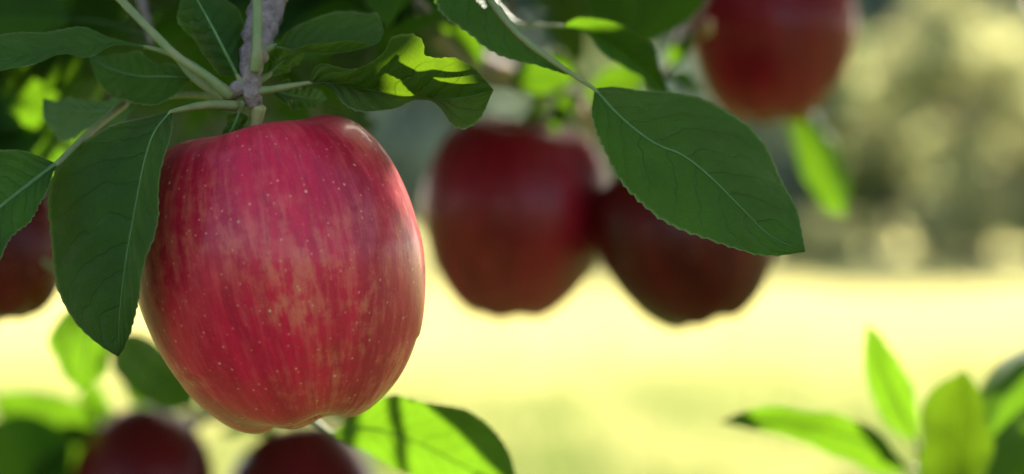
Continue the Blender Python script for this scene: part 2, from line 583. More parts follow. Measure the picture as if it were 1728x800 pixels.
# low shrubs at the field edge and the taller wood behind
for i, (x, y, kd, lab) in enumerate([
        (6.1, 54, 'yellow', 'small yellow bush at the field edge below the olive tree'),
        (8.2, 54.5, 'yellow', 'small yellow bush at the field edge below the yellowing tree'),
        (4.0, 55, 'olive', 'low olive bush at the field edge below the grey green tree'),
        (10.6, 55, 'olive', 'low olive bush at the field edge beyond the yellow bushes')]):
    t = far_tree('field_bush', x, y, 1.5, 0.75, 0.1, TM[kd], 300 + i, lab, 16, 70, 0.12)
    t['category'] = 'bush'
    t['group'] = 'bushes at the field edge'
for i in range(11):
    x = -20 + i * 5.1 + random.uniform(-0.8, 0.8)
    far_tree('woodland_tree', x, 78 + random.uniform(-4, 5), 13 + random.uniform(-1, 2), 4.2, 0.6,
             TM[['grey', 'olive', 'grey', 'deep'][i % 4]], 200 + i,
             'tall %s woodland tree in the row behind the field trees' % ['grey green', 'olive green', 'grey green', 'deep green'][i % 4], 190, 120, 0.30)

# ------------------------------------------------------------------ the apple tree
BASE = Vector((-1.05, 1.55, 0.0))
tree = bpy.data.objects.new('apple_tree', None)
COL.objects.link(tree)
tree.location = BASE
tag(tree, 'apple tree with dark green serrated leaves and brown twigs bearing red apples', 'tree')
SHADED, BEHIND = [], []


def wood(name, pts, radii, mat='bark', seg=10, n=None, knob=0.0, rough=0.0, root=None):
    root = root or tree
    V, F = tube_data(pts, radii, seg, n, knob, rough)
    V = V - np.array(root.location)
    return link(name, mesh_from(name, V, F, M[mat]), root)


def petiole_to(o, pts, r0=0.0011, r1=0.0008, root=None, mat='petiole'):
    V, F = tube_data(pts, [r0 * 1.25, r0, r1], 8)
    V = V - np.array((root or tree).location)
    return link('petiole', mesh_from('petiole', V, F, M[mat]), o)


def hero_leaf(base, tip, rows, mid, mat='leaf', under=False, nu=84, teeth=26, amp=0.0010, wave=0.0007,
              petiole=None, rib=0.00055, root=None, vs=None, seed=0, pet_r=0.0011):
    """a leaf blade spanned between the curves of its margins and its midrib (points: x, y, distance)"""
    root = root or tree
    rg = np.random.default_rng(seed + 5)
    K = len(rows)
    curves = []
    for r in rows:
        pts = [P(*base)] + [P(*q) for q in r] + [P(*tip)]
        curves.append(catmull(pts, nu + 1))
    if vs is None:
        vs = [-(mid - k) / mid if k < mid else (k - mid) / max(1, K - 1 - mid) for k in range(K)]
    nv = 17
    vv = np.linspace(-1, 1, nv)
    G = np.empty((nu + 1, nv, 3))
    for i in range(nu + 1):
        pts = np.array([c[i] for c in curves])
        for side in (0, 1):
            sel = [k for k in range(K) if (k <= mid if side == 0 else k >= mid)]
            x = np.array([vs[k] for k in sel])
            q = pts[sel]
            js = [j for j in range(nv) if (vv[j] <= 0 if side == 0 else vv[j] >= 0)]
            for ax in range(3):
                if len(sel) >= 3:
                    co = np.polyfit(x, q[:, ax], 2) if len(sel) == 3 else None
                    G[i, js, ax] = np.polyval(co, vv[js]) if co is not None else np.interp(vv[js], x, q[:, ax])
                else:
                    G[i, js, ax] = np.interp(vv[js], x, q[:, ax])
    du = np.gradient(G, axis=0)
    dv = np.gradient(G, axis=1)
    N = np.cross(du, dv)
    N /= np.linalg.norm(N, axis=2)[:, :, None] + 1e-12
    view = G - np.array(C0)
    # top side towards the camera by default, judged over the larger half
    area = np.linalg.norm(np.cross(du, dv), axis=2)
    flip = ((N * view).sum(2) * area).sum() > 0
    if under:
        flip = not flip
    if flip:
        N = -N
    uu = np.linspace(0, 1, nu + 1)[:, None]
    taper = np.sin(np.pi * np.clip(uu, 0.0, 1)) ** 0.6
    a = np.abs(vv)[None, :]
    s = uu * 9 - a ** 1.25 * 2.1 + 0.45 * (vv[None, :] > 0)
    quilt = np.abs(((s + 0.5) % 1) - 0.5) * 2
    ph = rg.uniform(0, 6, 4)
    und = np.sin(uu * 13 + ph[0] + vv[None, :] * 1.5) * a ** 1.5 * wave + np.sin(uu * 23 + ph[1] - vv[None, :] * 2) * a ** 2 * wave * 0.5
    h = (0.00042 * quilt * a * (1 - a) * 4 * 0.6 + und + 0.0009 * np.sin(np.pi * np.minimum(a * 1.15, 1)) * 0.7) * taper
    G = G + N * (1.5 * h)[:, :, None]
    # toothed margin
    for j, sgn in ((0, -1), (nv - 1, 1)):
        e = G[:, j] - G[:, j - sgn]
        e /= np.linalg.norm(e, axis=1)[:, None] + 1e-9
        saw = ((np.linspace(0, teeth, nu + 1) + rg.uniform(-0.12, 0.12, nu + 1)) % 1)
        G[:, j] += e * (amp * (saw - 0.3) * taper[:, 0] * rg.uniform(0.6, 1.3, nu + 1))[:, None]
    V = G.reshape(-1, 3) - np.array(root.location)
    UV = np.stack([np.repeat(uu[:, 0], nv), np.tile((vv + 1) / 2, nu + 1)], 1)
    F = []
    for i in range(nu):
        for j in range(nv - 1):
            q = (i * nv + j, (i + 1) * nv + j, (i + 1) * nv + j + 1, i * nv + j + 1)
            F.append(q[::-1] if flip else q)
    o = link('leaf', mesh_from('leaf', V, F, M[mat], uv=UV), root)
    m = (nv - 1) // 2
    rv, rf = tube_data([Vector(G[i, m]) for i in range(0, nu - 1, 4)], [rib, rib * 0.75, rib * 0.5, rib * 0.22], 6, 40)
    link('midrib', mesh_from('midrib', rv - np.array(root.location), rf, M['midrib']), o)
    if petiole:
        petiole_to(o, [P(*q) for q in petiole] + [P(*base), Vector(G[2, m])], r0=pet_r, r1=rib, root=root)
    if seed in (1, 2, 3, 5, 6, 7, 8, 9, 10, 12, 15, 16):
        SHADED.append(o)
    return o


D = 0.80
# --- wood: trunk, limbs, spur, twigs (limbs run above the picture and carry what hangs into it)
T0 = BASE
wood('trunk', [T0 + Vector((0, 0, -0.1)), T0 + Vector((0.02, 0.0, 0.4)), T0 + Vector((0.06, -0.03, 0.85)), T0 + Vector((0.10, -0.08, 1.25)), T0 + Vector((0.08, 0.02, 1.8)), T0 + Vector((0.2, 0.15, 2.5))],
     [0.10, 0.075, 0.07, 0.06, 0.04, 0.015], 'trunk', 16, 40, 0.08, 0.08)
FORK = T0 + Vector((0.08, -0.05, 1.12))
LIMB = [FORK, P(-1500, -60, 1.25), P(-600, -210, 1.12), P(0, -260, 1.02), P(450, -240, 0.96), P(900, -200, 1.1), P(1300, -230, 1.3), P(1750, -420, 1.45), P(2200, -800, 1.6)]
wood('branch', LIMB, [0.035, 0.026, 0.02, 0.016, 0.013, 0.011, 0.010, 0.007, 0.004], 'bark', 12, 60, 0.12, 0.1)
LOW = [T0 + Vector((0.07, -0.03, 0.9)), P(-900, 900, 1.5), P(-350, 830, 1.46), P(60, 790, 1.46), P(290, 715, 1.45), P(400, 695, 1.40), P(520, 690, 1.38), P(600, 720, 1.42)]
wood('branch', LOW, [0.025, 0.015, 0.010, 0.008, 0.006, 0.005, 0.004, 0.002], 'bark', 10, 44, 0.15, 0.1)
# the knobbly fruiting spur over the large apple
wood('spur', [P(470, -245, 0.955), P(480, -90, 0.86), P(455, 0, 0.822), P(436, 60, 0.81), P(424, 110, 0.803), P(424, 150, 0.80), P(430, 178, 0.80)],
     [0.0060, 0.0046, 0.0039, 0.0036, 0.0040, 0.0050, 0.0024], 'bark', 16, 70, 0.22, 0.22)
wood('twig', [P(422, 140, 0.803), P(398, 152, 0.80), P(384, 162, 0.80)], [0.0028, 0.0026, 0.0014], 'bark', 10, 14, 0.14, 0.1)
# twig that carries the pair of apples
PAIR = [P(720, -218, 1.04), P(728, 20, 1.10), P(770, 85, 1.15), P(850, 130, 1.19), P(930, 150, 1.21), P(985, 172, 1.21)]
wood('twig', PAIR, [0.0065, 0.005, 0.005, 0.0055, 0.006, 0.003], 'bark', 10, 40, 0.16, 0.12)
wood('twig', [P(-250, -235, 1.05), P(-140, 40, 1.06), P(-75, 220, 1.05), P(-30, 330, 1.04)], [0.006, 0.005, 0.004, 0.002], 'bark', 8, 24, 0.15, 0.1)
# a forward twig behind the large apple, bearing the glowing leaf under it
wood('twig', [P(400, 695, 1.40), P(405, 640, 1.15), P(440, 650, 0.98), P(470, 690, 0.93)], [0.004, 0.003, 0.0025, 0.0015], 'bark', 8, 20, 0.15)
wood('twig', [P(1290, -228, 1.295), P(1210, -60, 1.24), P(1150, 60, 1.2), P(1120, 130, 1.16)], [0.005, 0.004, 0.003, 0.0015], 'bark', 8, 22, 0.15)

# --- large leaves
K0 = (412, 158, 0.797)
# drooping leaf in front of the large apple
hero_leaf((290, 188, 0.775), (200, 602, 0.772), [
    [(240, 200, 0.784), (178, 212, 0.792), (122, 250, 0.797), (92, 315, 0.798), (84, 400, 0.794), (92, 478, 0.789), (122, 540, 0.783), (168, 580, 0.776)],
    [(262, 222, 0.770), (245, 270, 0.768), (229, 350, 0.766), (213, 440, 0.765), (202, 530, 0.768)],
    [(291, 215, 0.763), (281, 270, 0.757), (262, 345, 0.754), (250, 420, 0.753), (240, 490, 0.756), (223, 555, 0.764)]],
    1, petiole=[(398, 178, 0.797), (345, 178, 0.788)], seed=1, rib=0.0005, pet_r=0.0012)
# broad leaf over the pair of apples
hero_leaf((1003, 150, 0.80), (1359, 425, 0.778), [
    [(1055, 146, 0.809), (1125, 153, 0.816), (1195, 174, 0.818), (1258, 212, 0.816), (1303, 262, 0.81), (1332, 318, 0.801), (1348, 375, 0.789)],
    [(1050, 200, 0.792), (1105, 242, 0.786), (1152, 262, 0.784), (1200, 300, 0.782), (1250, 350, 0.780), (1300, 398, 0.780)],
    [(999, 192, 0.795), (1014, 242, 0.788), (1042, 294, 0.782), (1080, 340, 0.777), (1125, 374, 0.774), (1180, 402, 0.773), (1245, 422, 0.774), (1310, 429, 0.776)]],
    1, petiole=[(800, -70, 0.84), (830, 0, 0.815), (880, 62, 0.803), (940, 108, 0.80)], seed=2, rib=0.0005, pet_r=0.0012)
# long leaf along that petiole, coming in from above
hero_leaf((770, -110, 0.84), (992, 140, 0.806), [
    [(728, -50, 0.83), (742, 10, 0.82), (785, 58, 0.812), (840, 90, 0.808), (905, 108, 0.806), (955, 124, 0.806)],
    [(800, -40, 0.832), (845, 25, 0.818), (890, 70, 0.812), (945, 112, 0.808)],
    [(775, -40, 0.842), (802, 15, 0.842), (850, 62, 0.832), (925, 104, 0.814)]],
    1, petiole=[(760, -200, 0.95)], seed=3)
# wavy leaf between the spur and the pair of apples
hero_leaf((520, 140, 0.796), (833, 152, 0.79), [
    [(540, 112, 0.79), (600, 112, 0.782), (637, 92, 0.776), (662, 62, 0.772), (700, 70, 0.774), (716, 98, 0.779), (735, 98, 0.780), (768, 90, 0.776), (800, 115, 0.782)],
    [(560, 141, 0.796), (620, 151, 0.796), (680, 164, 0.796), (730, 168, 0.794), (785, 164, 0.792)],
    [(560, 155, 0.79), (605, 182, 0.784), (655, 182, 0.782), (705, 178, 0.784), (748, 192, 0.786), (785, 212, 0.788), (812, 196, 0.79)]],
    1, 'leaf_thick', petiole=[(424, 156, 0.80), (465, 150, 0.798)], seed=4, wave=0.0011)
# cupped leaf above it showing its pale underside along the near margin
hero_leaf((462, 78, 0.806), (648, 58, 0.80), [
    [(482, 62, 0.822), (520, 36, 0.832), (562, 20, 0.836), (605, 15, 0.834), (638, 28, 0.822)],
    [(500, 84, 0.802), (545, 90, 0.798), (595, 85, 0.795), (632, 74, 0.796)],
    [(500, 76, 0.792), (545, 76, 0.784), (595, 73, 0.782), (632, 66, 0.788)]],
    1, petiole=[(432, 92, 0.803)], seed=5)
# upright leaf left of the spur
hero_leaf((402, 130, 0.80), (296, -60, 0.82), [
    [(372, 122, 0.806), (338, 88, 0.812), (312, 45, 0.818), (300, -10, 0.82)],
    [(380, 88, 0.798), (358, 45, 0.80), (330, -5, 0.808)],
    [(412, 95, 0.806), (410, 45, 0.815), (388, 0, 0.822), (345, -40, 0.824)]],
    1, petiole=[(415, 150, 0.80)], seed=6)
# leaf hanging behind the petioles
hero_leaf((322, 132, 0.815), (148, 96, 0.84), [
    [(290, 110, 0.822), (240, 95, 0.83), (190, 90, 0.838)],
    [(280, 130, 0.812), (230, 128, 0.818), (185, 115, 0.828)],
    [(300, 155, 0.806), (262, 177, 0.804), (215, 174, 0.81), (175, 148, 0.822)]],
    1, petiole=[(395, 160, 0.80), (360, 150, 0.806)], seed=7)
# long leaf reaching left
hero_leaf((250, 80, 0.80), (-60, 92, 0.775), [
    [(200, 66, 0.806), (120, 52, 0.806), (30, 52, 0.80), (-30, 68, 0.786)],
    [(190, 76, 0.798), (120, 84, 0.79), (40, 98, 0.782), (-20, 100, 0.778)],
    [(195, 80, 0.792), (120, 94, 0.778), (45, 112, 0.768), (-20, 114, 0.77)]],
    1, petiole=[(388, 158, 0.798), (335, 118, 0.798), (295, 94, 0.80)], seed=8, pet_r=0.0012)
# leaf with a pale midrib at the left
hero_leaf((98, 276, 0.79), (-70, 420, 0.77), [
    [(65, 262, 0.796), (20, 254, 0.80), (-25, 270, 0.798), (-60, 330, 0.79)],
    [(55, 308, 0.785), (10, 342, 0.78), (-35, 380, 0.775)],
    [(85, 308, 0.782), (62, 348, 0.774), (30, 398, 0.768), (-10, 446, 0.766), (-45, 455, 0.767)]],
    1, petiole=[(210, 175, 0.83), (150, 225, 0.80)], seed=9, rib=0.001)
# grey underside of a leaf turned over behind
hero_leaf((240, 168, 0.85), (72, 166, 0.87), [
    [(200, 166, 0.852), (140, 170, 0.86)],
    [(195, 185, 0.846), (130, 186, 0.856)],
    [(205, 200, 0.842), (150, 222, 0.846), (102, 236, 0.856), (78, 200, 0.866)]],
    1, under=True, petiole=[(395, 168, 0.805), (320, 160, 0.83)], seed=10)
# leaf glowing under the large apple
hero_leaf((560, 732, 0.93), (884, 830, 0.93), [
    [(605, 696, 0.925), (665, 671, 0.918), (735, 676, 0.912), (800, 702, 0.912), (850, 752, 0.918)],
    [(620, 722, 0.935), (700, 745, 0.938), (790, 790, 0.936)],
    [(585, 748, 0.934), (635, 770, 0.94), (690, 806, 0.946), (780, 840, 0.942)]],
    1, 'leaf_young', petiole=[(472, 688, 0.93), (520, 706, 0.932)], seed=11)
# leaf that arches behind the long leaf
hero_leaf((950, 44, 0.90), (1128, 158, 0.93), [
    [(985, 32, 0.892), (1035, 34, 0.892), (1085, 66, 0.90), (1115, 112, 0.915)],
    [(990, 52, 0.903), (1040, 78, 0.91), (1090, 118, 0.922)],
    [(985, 58, 0.898), (1030, 94, 0.90), (1070, 126, 0.91), (1105, 152, 0.922)]],
    1, petiole=[(780, -60, 0.98), (860, 32, 0.92), (905, 42, 0.905)], seed=12)
# bright narrow leaf under the high apple
hero_leaf((1338, 150, 1.40), (1428, 362, 1.37), [
    [(1328, 200, 1.40), (1345, 262, 1.39), (1375, 330, 1.38), (1396, 356, 1.375)],
    [(1362, 205, 1.385), (1388, 268, 1.375), (1412, 325, 1.37)],
    [(1380, 195, 1.395), (1415, 250, 1.385), (1432, 305, 1.38)]],
    1, 'leaf', petiole=[(1310, -226, 1.31), (1320, -60, 1.41), (1330, 60, 1.41)], seed=13)
# translucent leaf below the drooping one
hero_leaf((160, 520, 1.05), (136, 660, 1.06), [
    [(110, 525, 1.06), (88, 570, 1.065), (98, 620, 1.065)],
    [(150, 560, 1.045), (142, 610, 1.05)],
    [(192, 535, 1.05), (195, 580, 1.055), (172, 630, 1.06)]],
    1, 'leaf_young', petiole=[(-40, 300, 1.04), (60, 430, 1.045), (140, 480, 1.045)], seed=14)
# dark leaf behind the flank of the large apple
hero_leaf((330, 690, 1.30), (190, 570, 1.16), [
    [(270, 690, 1.28), (220, 660, 1.22), (190, 615, 1.17)],
    [(290, 660, 1.27), (240, 620, 1.21)],
    [(330, 640, 1.27), (280, 590, 1.22), (230, 560, 1.18)]],
    1, petiole=[(380, 697, 1.41)], seed=15)
# small leaves at the spur
hero_leaf((452, 150, 0.81), (556, 168, 0.835), [
    [(480, 140, 0.82), (520, 145, 0.83)], [(485, 160, 0.815), (525, 166, 0.825)], [(480, 176, 0.81), (525, 184, 0.825)]],
    1, petiole=[(430, 158, 0.803)], seed=16, nu=50)
hero_leaf((452, 128, 0.806), (516, 78, 0.84), [
    [(452, 95, 0.815), (478, 76, 0.83)], [(468, 110, 0.812), (495, 90, 0.83)], [(475, 124, 0.815), (506, 102, 0.832)]],
    1, 'leaf_young', petiole=[(428, 140, 0.803)], seed=17, nu=40)
hero_leaf((404, 188, 0.80), (380, 240, 0.80), [
    [(392, 194, 0.804), (376, 218, 0.804)], [(398, 205, 0.799), (388, 224, 0.799)], [(418, 200, 0.80), (404, 226, 0.80)]],
    1, 'leaf_young', petiole=[(410, 172, 0.80)], seed=18, nu=30, teeth=10, amp=0.0002, rib=0.0005)
# green shoots rising along the spur and away from it
wood('petiole', [P(430, 120, 0.795), P(434, 70, 0.797), P(434, 0, 0.80), P(430, -80, 0.82), P(440, -160, 0.9)], [0.0016, 0.0012, 0.0012, 0.0011, 0.001], 'petiole', 8, 22)
wood('petiole', [P(388, 162, 0.797), P(350, 130, 0.795), P(300, 96, 0.794), P(245, 42, 0.798), P(195, -10, 0.81), P(150, -60, 0.83)], [0.0017, 0.0013, 0.0012, 0.0012, 0.0011, 0.001], 'petiole', 8, 36, 0.06, 0.05)
wood('petiole', [P(385, 165, 0.80), P(355, 150, 0.803), P(325, 128, 0.806), P(300, 100, 0.815)], [0.0016, 0.0013, 0.0012, 0.0009], 'petiole', 8, 18)
wood('bud', [P(842, 122, 1.16), P(852, 121, 1.155), P(866, 120, 1.155)], [0.0012, 0.0028, 0.001], 'bud', 8, 10)
wood('bud', [P(1188, 60, 1.21), P(1194, 48, 1.205), P(1197, 36, 1.205)], [0.001, 0.0024, 0.001], 'bud', 8, 10)
wood('bud', [P(984, 176, 1.20), P(990, 205, 1.17), P(1000, 236, 1.17)], [0.001, 0.0026, 0.0012], 'bud', 8, 10)


# --- simple leaves: one mesh per variety, copied
def leaf_template(name, mat, width, fold, bend, twist, nu=16, nv=7, serr=0.012, seed=0):
    rg = np.random.default_rng(seed)
    V, UV = [], []
    for i in range(nu + 1):
        u = i / nu
        w_ = width * (math.sin(math.pi * u ** 0.85)) ** 0.8 * 0.5
        th = bend * u
        cx = math.sin(th) / bend if abs(bend) > 1e-3 else u
        cz = -(1 - math.cos(th)) / bend if abs(bend) > 1e-3 else 0
        for j in range(nv):
            v = -1 + 2 * j / (nv - 1)
            e = serr * (rg.random() - 0.4) if abs(v) == 1 and 0 < i < nu else 0
            y = v * (w_ + e)
            z = abs(y) * math.tan(fold) - 0.5 * abs(y) ** 2 + 0.02 * math.sin(u * 11 + v * 2 + seed) * abs(v)
            t = twist * u
            y2, z2 = y * math.cos(t) - z * math.sin(t), y * math.sin(t) + z * math.cos(t)
            V.append((cx + math.sin(th) * z2, y2, cz + math.cos(th) * z2))
            UV.append((u, (v + 1) / 2))
    F = [(i * nv + j, (i + 1) * nv + j, (i + 1) * nv + j + 1, i * nv + j + 1) for i in range(nu) for j in range(nv - 1)]
    n0 = len(V)
    tv, tf = tube_data([(-0.34, 0, -0.06), (-0.17, 0, 0.01), (0, 0, 0), (0.05, 0, -0.002)], [0.018, 0.014, 0.013, 0.008], 5, 8, caps=False)
    V += [tuple(x) for x in tv]
    UV += [(0.5, 0.5)] * len(tv)
    F += [tuple(k + n0 for k in f) for f in tf]
    return np.array(V), F, np.array(UV)


VAR = [(0.52, 0.30, 0.5, 0.2), (0.46, 0.5, 0.9, -0.3), (0.58, 0.18, 0.3, 0.4), (0.42, 0.62, 1.3, 0.1), (0.50, 0.4, -0.4, -0.5)]
TEMPL = {}
for key in ('leaf', 'leaf_young'):
    TEMPL[key] = [mesh_from('leaf', *leaf_template('leaf', key, *v, seed=k)[:2], M[key], uv=leaf_template('leaf', key, *v, seed=k)[2]) for k, v in enumerate(VAR)]


def frame(direction, up, length, pos):
    x = Vector(direction).normalized()
    z = Vector(up)
    z = z - x * z.dot(x)
    if z.length < 1e-4:
        z = Vector((0.3, 0.2, 1)) - x * Vector((0.3, 0.2, 1)).dot(x)
    z.normalize()
    y = z.cross(x)
    m = Matrix((x, y, z)).transposed().to_4x4() @ Matrix.Scale(length, 4)
    m.translation = pos
    return m


def simple_leaf(pos, direction, up, length, key='leaf', var=None, root=None):
    """blade base at pos; its stalk runs back 0.34 of its length"""
    root = root or tree
    me = TEMPL[key][random.randrange(5) if var is None else var]
    o = link('leaf', me, root)
    o.matrix_local = Matrix.Translation(-root.location) @ frame(direction, up, length, pos)
    return o


def gleaf(b, t, key='leaf', var=None, up=(0, -0.6, 0.8), root=None):
    pb, pt = P(*b), P(*t)
    d = pt - pb
    return simple_leaf(pb, d, up, d.length, key, var, root)


# --- leafy twigs behind the large leaves: every leaf grows from its twig
random.seed(21)


def limit(px):
    xs = [-300, 60, 110, 260, 300, 600, 640, 720, 1000, 1120, 1140, 1160, 1440, 2400]
    ys = [420, 330, 260, 240, 330, 330, 160, 140, 120, 110, 60, -90, -90, -90]
    return float(np.interp(px, xs, ys))


LIT = [  # x, y, distance, radius: spots meant to be sunlit, gaps left for them in the crown
    (690, 310, 0.80, 0.006), (700, 370, 0.80, 0.015), (736, 122, 0.785, 0.012), (715, 735, 0.93, 0.05), (140, 590, 1.05, 0.03),
    (40, 730, 1.4, 0.05), (1390, 290, 1.38, 0.05), (1430, 80, 1.32, 0.03), (1290, 440, 1.22, 0.03), (1480, 640, 1.11, 0.035), (1350, 715, 1.08, 0.04), (1440, 740, 1.09, 0.03), (1620, 720, 1.09, 0.04), (1710, 640, 1.15, 0.05),
    (80, 240, 1.02, 0.02),
    (704, 420, 0.80, 0.02), (700, 500, 0.80, 0.02)]
LITP = [(P(x, y, d), r) for x, y, d, r in LIT]


def sunlit(c, margin=0.02):
    for p, r in LITP:
        q = c - p
        s = q.dot(SUN_DIR)
        if s > 0.02 and (q - SUN_DIR * s).length < r + margin:
            return True
    return False


def sunlit_leaf(b, d, L):
    return any(sunlit(b + d * L * t, m_) for t, m_ in ((-0.2, 0.003), (0.15, 0.012), (0.5, 0.018), (0.85, 0.010)))


count = 0
spots = []
for k in range(34):
    sx = -160 + k * 40 + random.uniform(-25, 25)
    sd = random.choice([0.98, 1.05, 1.15, 1.28, 1.42, 1.55]) + random.uniform(-0.03, 0.03)
    ex = sx + random.uniform(-110, 110)
    ey = limit(ex) - random.uniform(70, 190)
    a, b = P(sx, -215, sd + 0.02), P(ex, ey, sd)
    mid = (a + b) / 2 + Vector((random.uniform(-.015, .015), random.uniform(-.015, .015), 0))
    # reaches back to the limb above
    lx = np.interp(sx, [-600, 0, 450, 900, 1300], [1.12, 1.02, 0.96, 1.1, 1.3])
    top = P(sx * 0.9 + 30, -235, float(lx))
    wood('twig', [top, a, mid, b], [0.003, 0.0024, 0.0018, 0.001], 'bark', 6, 18, 0.1)
    nl = random.randint(6, 8)
    for q in range(nl):
        t = (q + 0.6) / nl
        p = a.lerp(mid, t * 2) if t < 0.5 else mid.lerp(b, t * 2 - 1)
        for tries in range(12):
            ang = random.uniform(0, 2 * math.pi)
            d = Vector((math.cos(ang), math.sin(ang) * 0.8, random.uniform(-0.9, 0.35))).normalized()
            L = random.uniform(0.05, 0.078)
            base = p + d * L * 0.34
            tip = base + d * L
            x, y, dd = proj(tip)
            if y < limit(x) - 8 and dd > 0.93 and proj(base)[2] > 0.93 and not sunlit_leaf(base, d, L):
                break
        else:
            continue
        up = Vector((random.uniform(-.6, .6), random.uniform(-.9, .4), random.uniform(0.2, 1)))
        simple_leaf(base, d, up, L)
        BEHIND.append(base + d * L * 0.5)
        count += 1
print('leaves behind', count)

# leaves low at the left, round the two dark apples
random.seed(5)
for b, t, key, v in [
        ((150, 770, 1.42), (20, 690, 1.36), 'leaf_young', 0), ((120, 775, 1.40), (-40, 760, 1.34), 'leaf_young', 2),
        ((165, 760, 1.43), (150, 640, 1.42), 'leaf_young', 0), ((100, 790, 1.44), (60, 880, 1.38), 'leaf_young', 1),
        ((60, 780, 1.45), (-70, 700, 1.42), 'leaf_young', 4), ((210, 745, 1.45), (120, 720, 1.40), 'leaf_young', 2),
        ((170, 790, 1.40), (70, 800, 1.36), 'leaf_young', 0), ((300, 700, 1.44), (200, 640, 1.44), 'leaf', 0),
        ((390, 690, 1.40), (340, 640, 1.38), 'leaf', 2), ((560, 700, 1.40), (650, 668, 1.42), 'leaf_young', 0),
        ((440, 690, 1.40), (400, 800, 1.46), 'leaf', 1)]:
    gleaf(b, t, key, v, up=(0.1, -1.0, 0.1))
# leaves at the far left, over the shaded apple
for b, t, key, v in [
        ((-60, 250, 1.05), (60, 200, 1.02), 'leaf_young', 0), ((-50, 280, 1.05), (80, 262, 1.0), 'leaf_young', 1),
        ((-110, 120, 1.06), (20, 190, 1.02), 'leaf', 2), ((-95, 170, 1.06), (30, 250, 1.04), 'leaf', 0),
        ((-90, 200, 1.06), (90, 150, 1.05), 'leaf', 2), ((-130, 60, 1.06), (60, 10, 1.0), 'leaf', 0),
        ((-40, 310, 1.05), (70, 380, 1.06), 'leaf', 1), ((-120, 90, 1.05), (90, 40, 1.02), 'leaf', 2),
        ((-60, 300, 1.05), (-90, 420, 1.0), 'leaf', 0), ((-45, 320, 1.04), (70, 470, 1.10), 'leaf', 3)]:
    gleaf(b, t, key, v, up=(0.1, -0.9, 0.3))
# small leaves round the foot of the pair's twig
for b, t, key, v in [
        ((905, 150, 1.20), (920, 205, 1.22), 'leaf_young', 1), ((960, 160, 1.20), (935, 215, 1.19), 'leaf_young', 3),
        ((860, 130, 1.18), (975, 118, 1.17), 'leaf_young', 2), ((990, 168, 1.20), (1090, 110, 1.19), 'leaf', 0),
        ((930, 148, 1.20), (900, 60, 1.22), 'leaf_young', 0), ((1125, 125, 1.16), (1180, 140, 1.15), 'leaf_young', 1),
        ((740, 40, 1.10), (660, 10, 1.08), 'leaf_young', 3), ((1130, 110, 1.17), (1165, 60, 1.16), 'leaf', 1),
        ((1330, -60, 1.38), (1350, 90, 1.42), 'leaf', 0)]:
    gleaf(b, t, key, v, up=(0.2, -0.8, 0.5))

# --- the unseen crown above: shaped to shade what hangs below, gaps at LIT spots
random.seed(3)
tmpl = [leaf_template('leaf', 'leaf', *v, nu=6, nv=5, seed=k) for k, v in enumerate(VAR)]
FV, FF, off = [], [], 0
TWV, TWF, toff = [], [], 0
n_can = 0
while n_can < 1250:
    c = Vector((random.uniform(-1.5, 1.6), random.uniform(0.9, 3.0), random.uniform(1.62, 2.75)))
    hx, hy, hd = proj(c)
    if hy > -170:
        continue
    rr = (c - Vector((-0.05, 1.9, 1.9)))
    if (rr.x / 1.5) ** 2 + (rr.y / 1.05) ** 2 + (rr.z / 0.85) ** 2 > 1:
        continue
    n_can += 1
    # short leafy twig heading away from the middle of the crown
    td = (rr.normalized() + Vector((random.uniform(-.6, .6), random.uniform(-.6, .6), random.uniform(-.5, .6)))).normalized()
    e = c + td * random.uniform(0.08, 0.16)
    if not any(sunlit(c.lerp(e, t), 0.004) for t in (-0.3, 0, 0.3, 0.6, 1)):
        tv, tf = tube_data([c - td * 0.03, c.lerp(e, 0.5), e], [0.0025, 0.002, 0.001], 4, 4, caps=False)
        TWV.append(tv)
        TWF += [tuple(k + toff for k in f) for f in tf]
        toff += len(tv)
    for q in range(9):
        p = c.lerp(e, q / 8)
        d = (td * 0.6 + Vector((random.uniform(-1, 1), random.uniform(-1, 1), random.uniform(-0.9, 0.3)))).normalized()
        L = random.uniform(0.055, 0.085)
        b = p + d * L * 0.34
        if sunlit_leaf(b, d, L) or proj(b + d * L)[1] > -90 or proj(b)[1] > -90:
            continue
        V, F, U = tmpl[random.randrange(5)]
        m = np.array(frame(d, (random.uniform(-.6, .6), random.uniform(-.6, .6), 1), L, b - BASE))
        FV.append(V @ m[:3, :3].T + m[:3, 3])
        FF += [tuple(k + off for k in f) for f in F]
        off += len(V)
# extra unseen leaves added along the sun rays to shade chosen leaves and apples
blockers = []


def shade(p, cover=0.019):
    for c_ in blockers:
        q_ = c_ - p
        if (q_ - SUN_DIR * q_.dot(SUN_DIR)).length < cover:
            return
    for tries in range(6):
        c_ = p + SUN_DIR * random.uniform(0.35, 0.8)
        c_ = c_ + Vector((random.uniform(-.006, .006), random.uniform(-.006, .006), random.uniform(-.006, .006)))
        if proj(c_)[1] < -120 and not sunlit(c_, 0.022):
            break
    else:
        return
    global off
    L = random.uniform(0.06, 0.075)
    side_ = Vector((random.uniform(-1, 1), random.uniform(-1, 1), random.uniform(-1, 0.2)))
    nrm = SUN_DIR + Vector((random.uniform(-.3, .3), random.uniform(-.3, .3), random.uniform(-.3, .3)))
    d_ = (side_ - nrm * side_.dot(nrm) / nrm.length_squared).normalized()
    V, F, U = tmpl[random.choice((0, 2))]
    m = np.array(frame(d_, nrm, L, c_ - d_ * L * 0.5 - BASE))
    FV.append(V @ m[:3, :3].T + m[:3, 3])
    FF.extend(tuple(k + off for k in f) for f in F)
    off += len(V)
    blockers.append(c_)


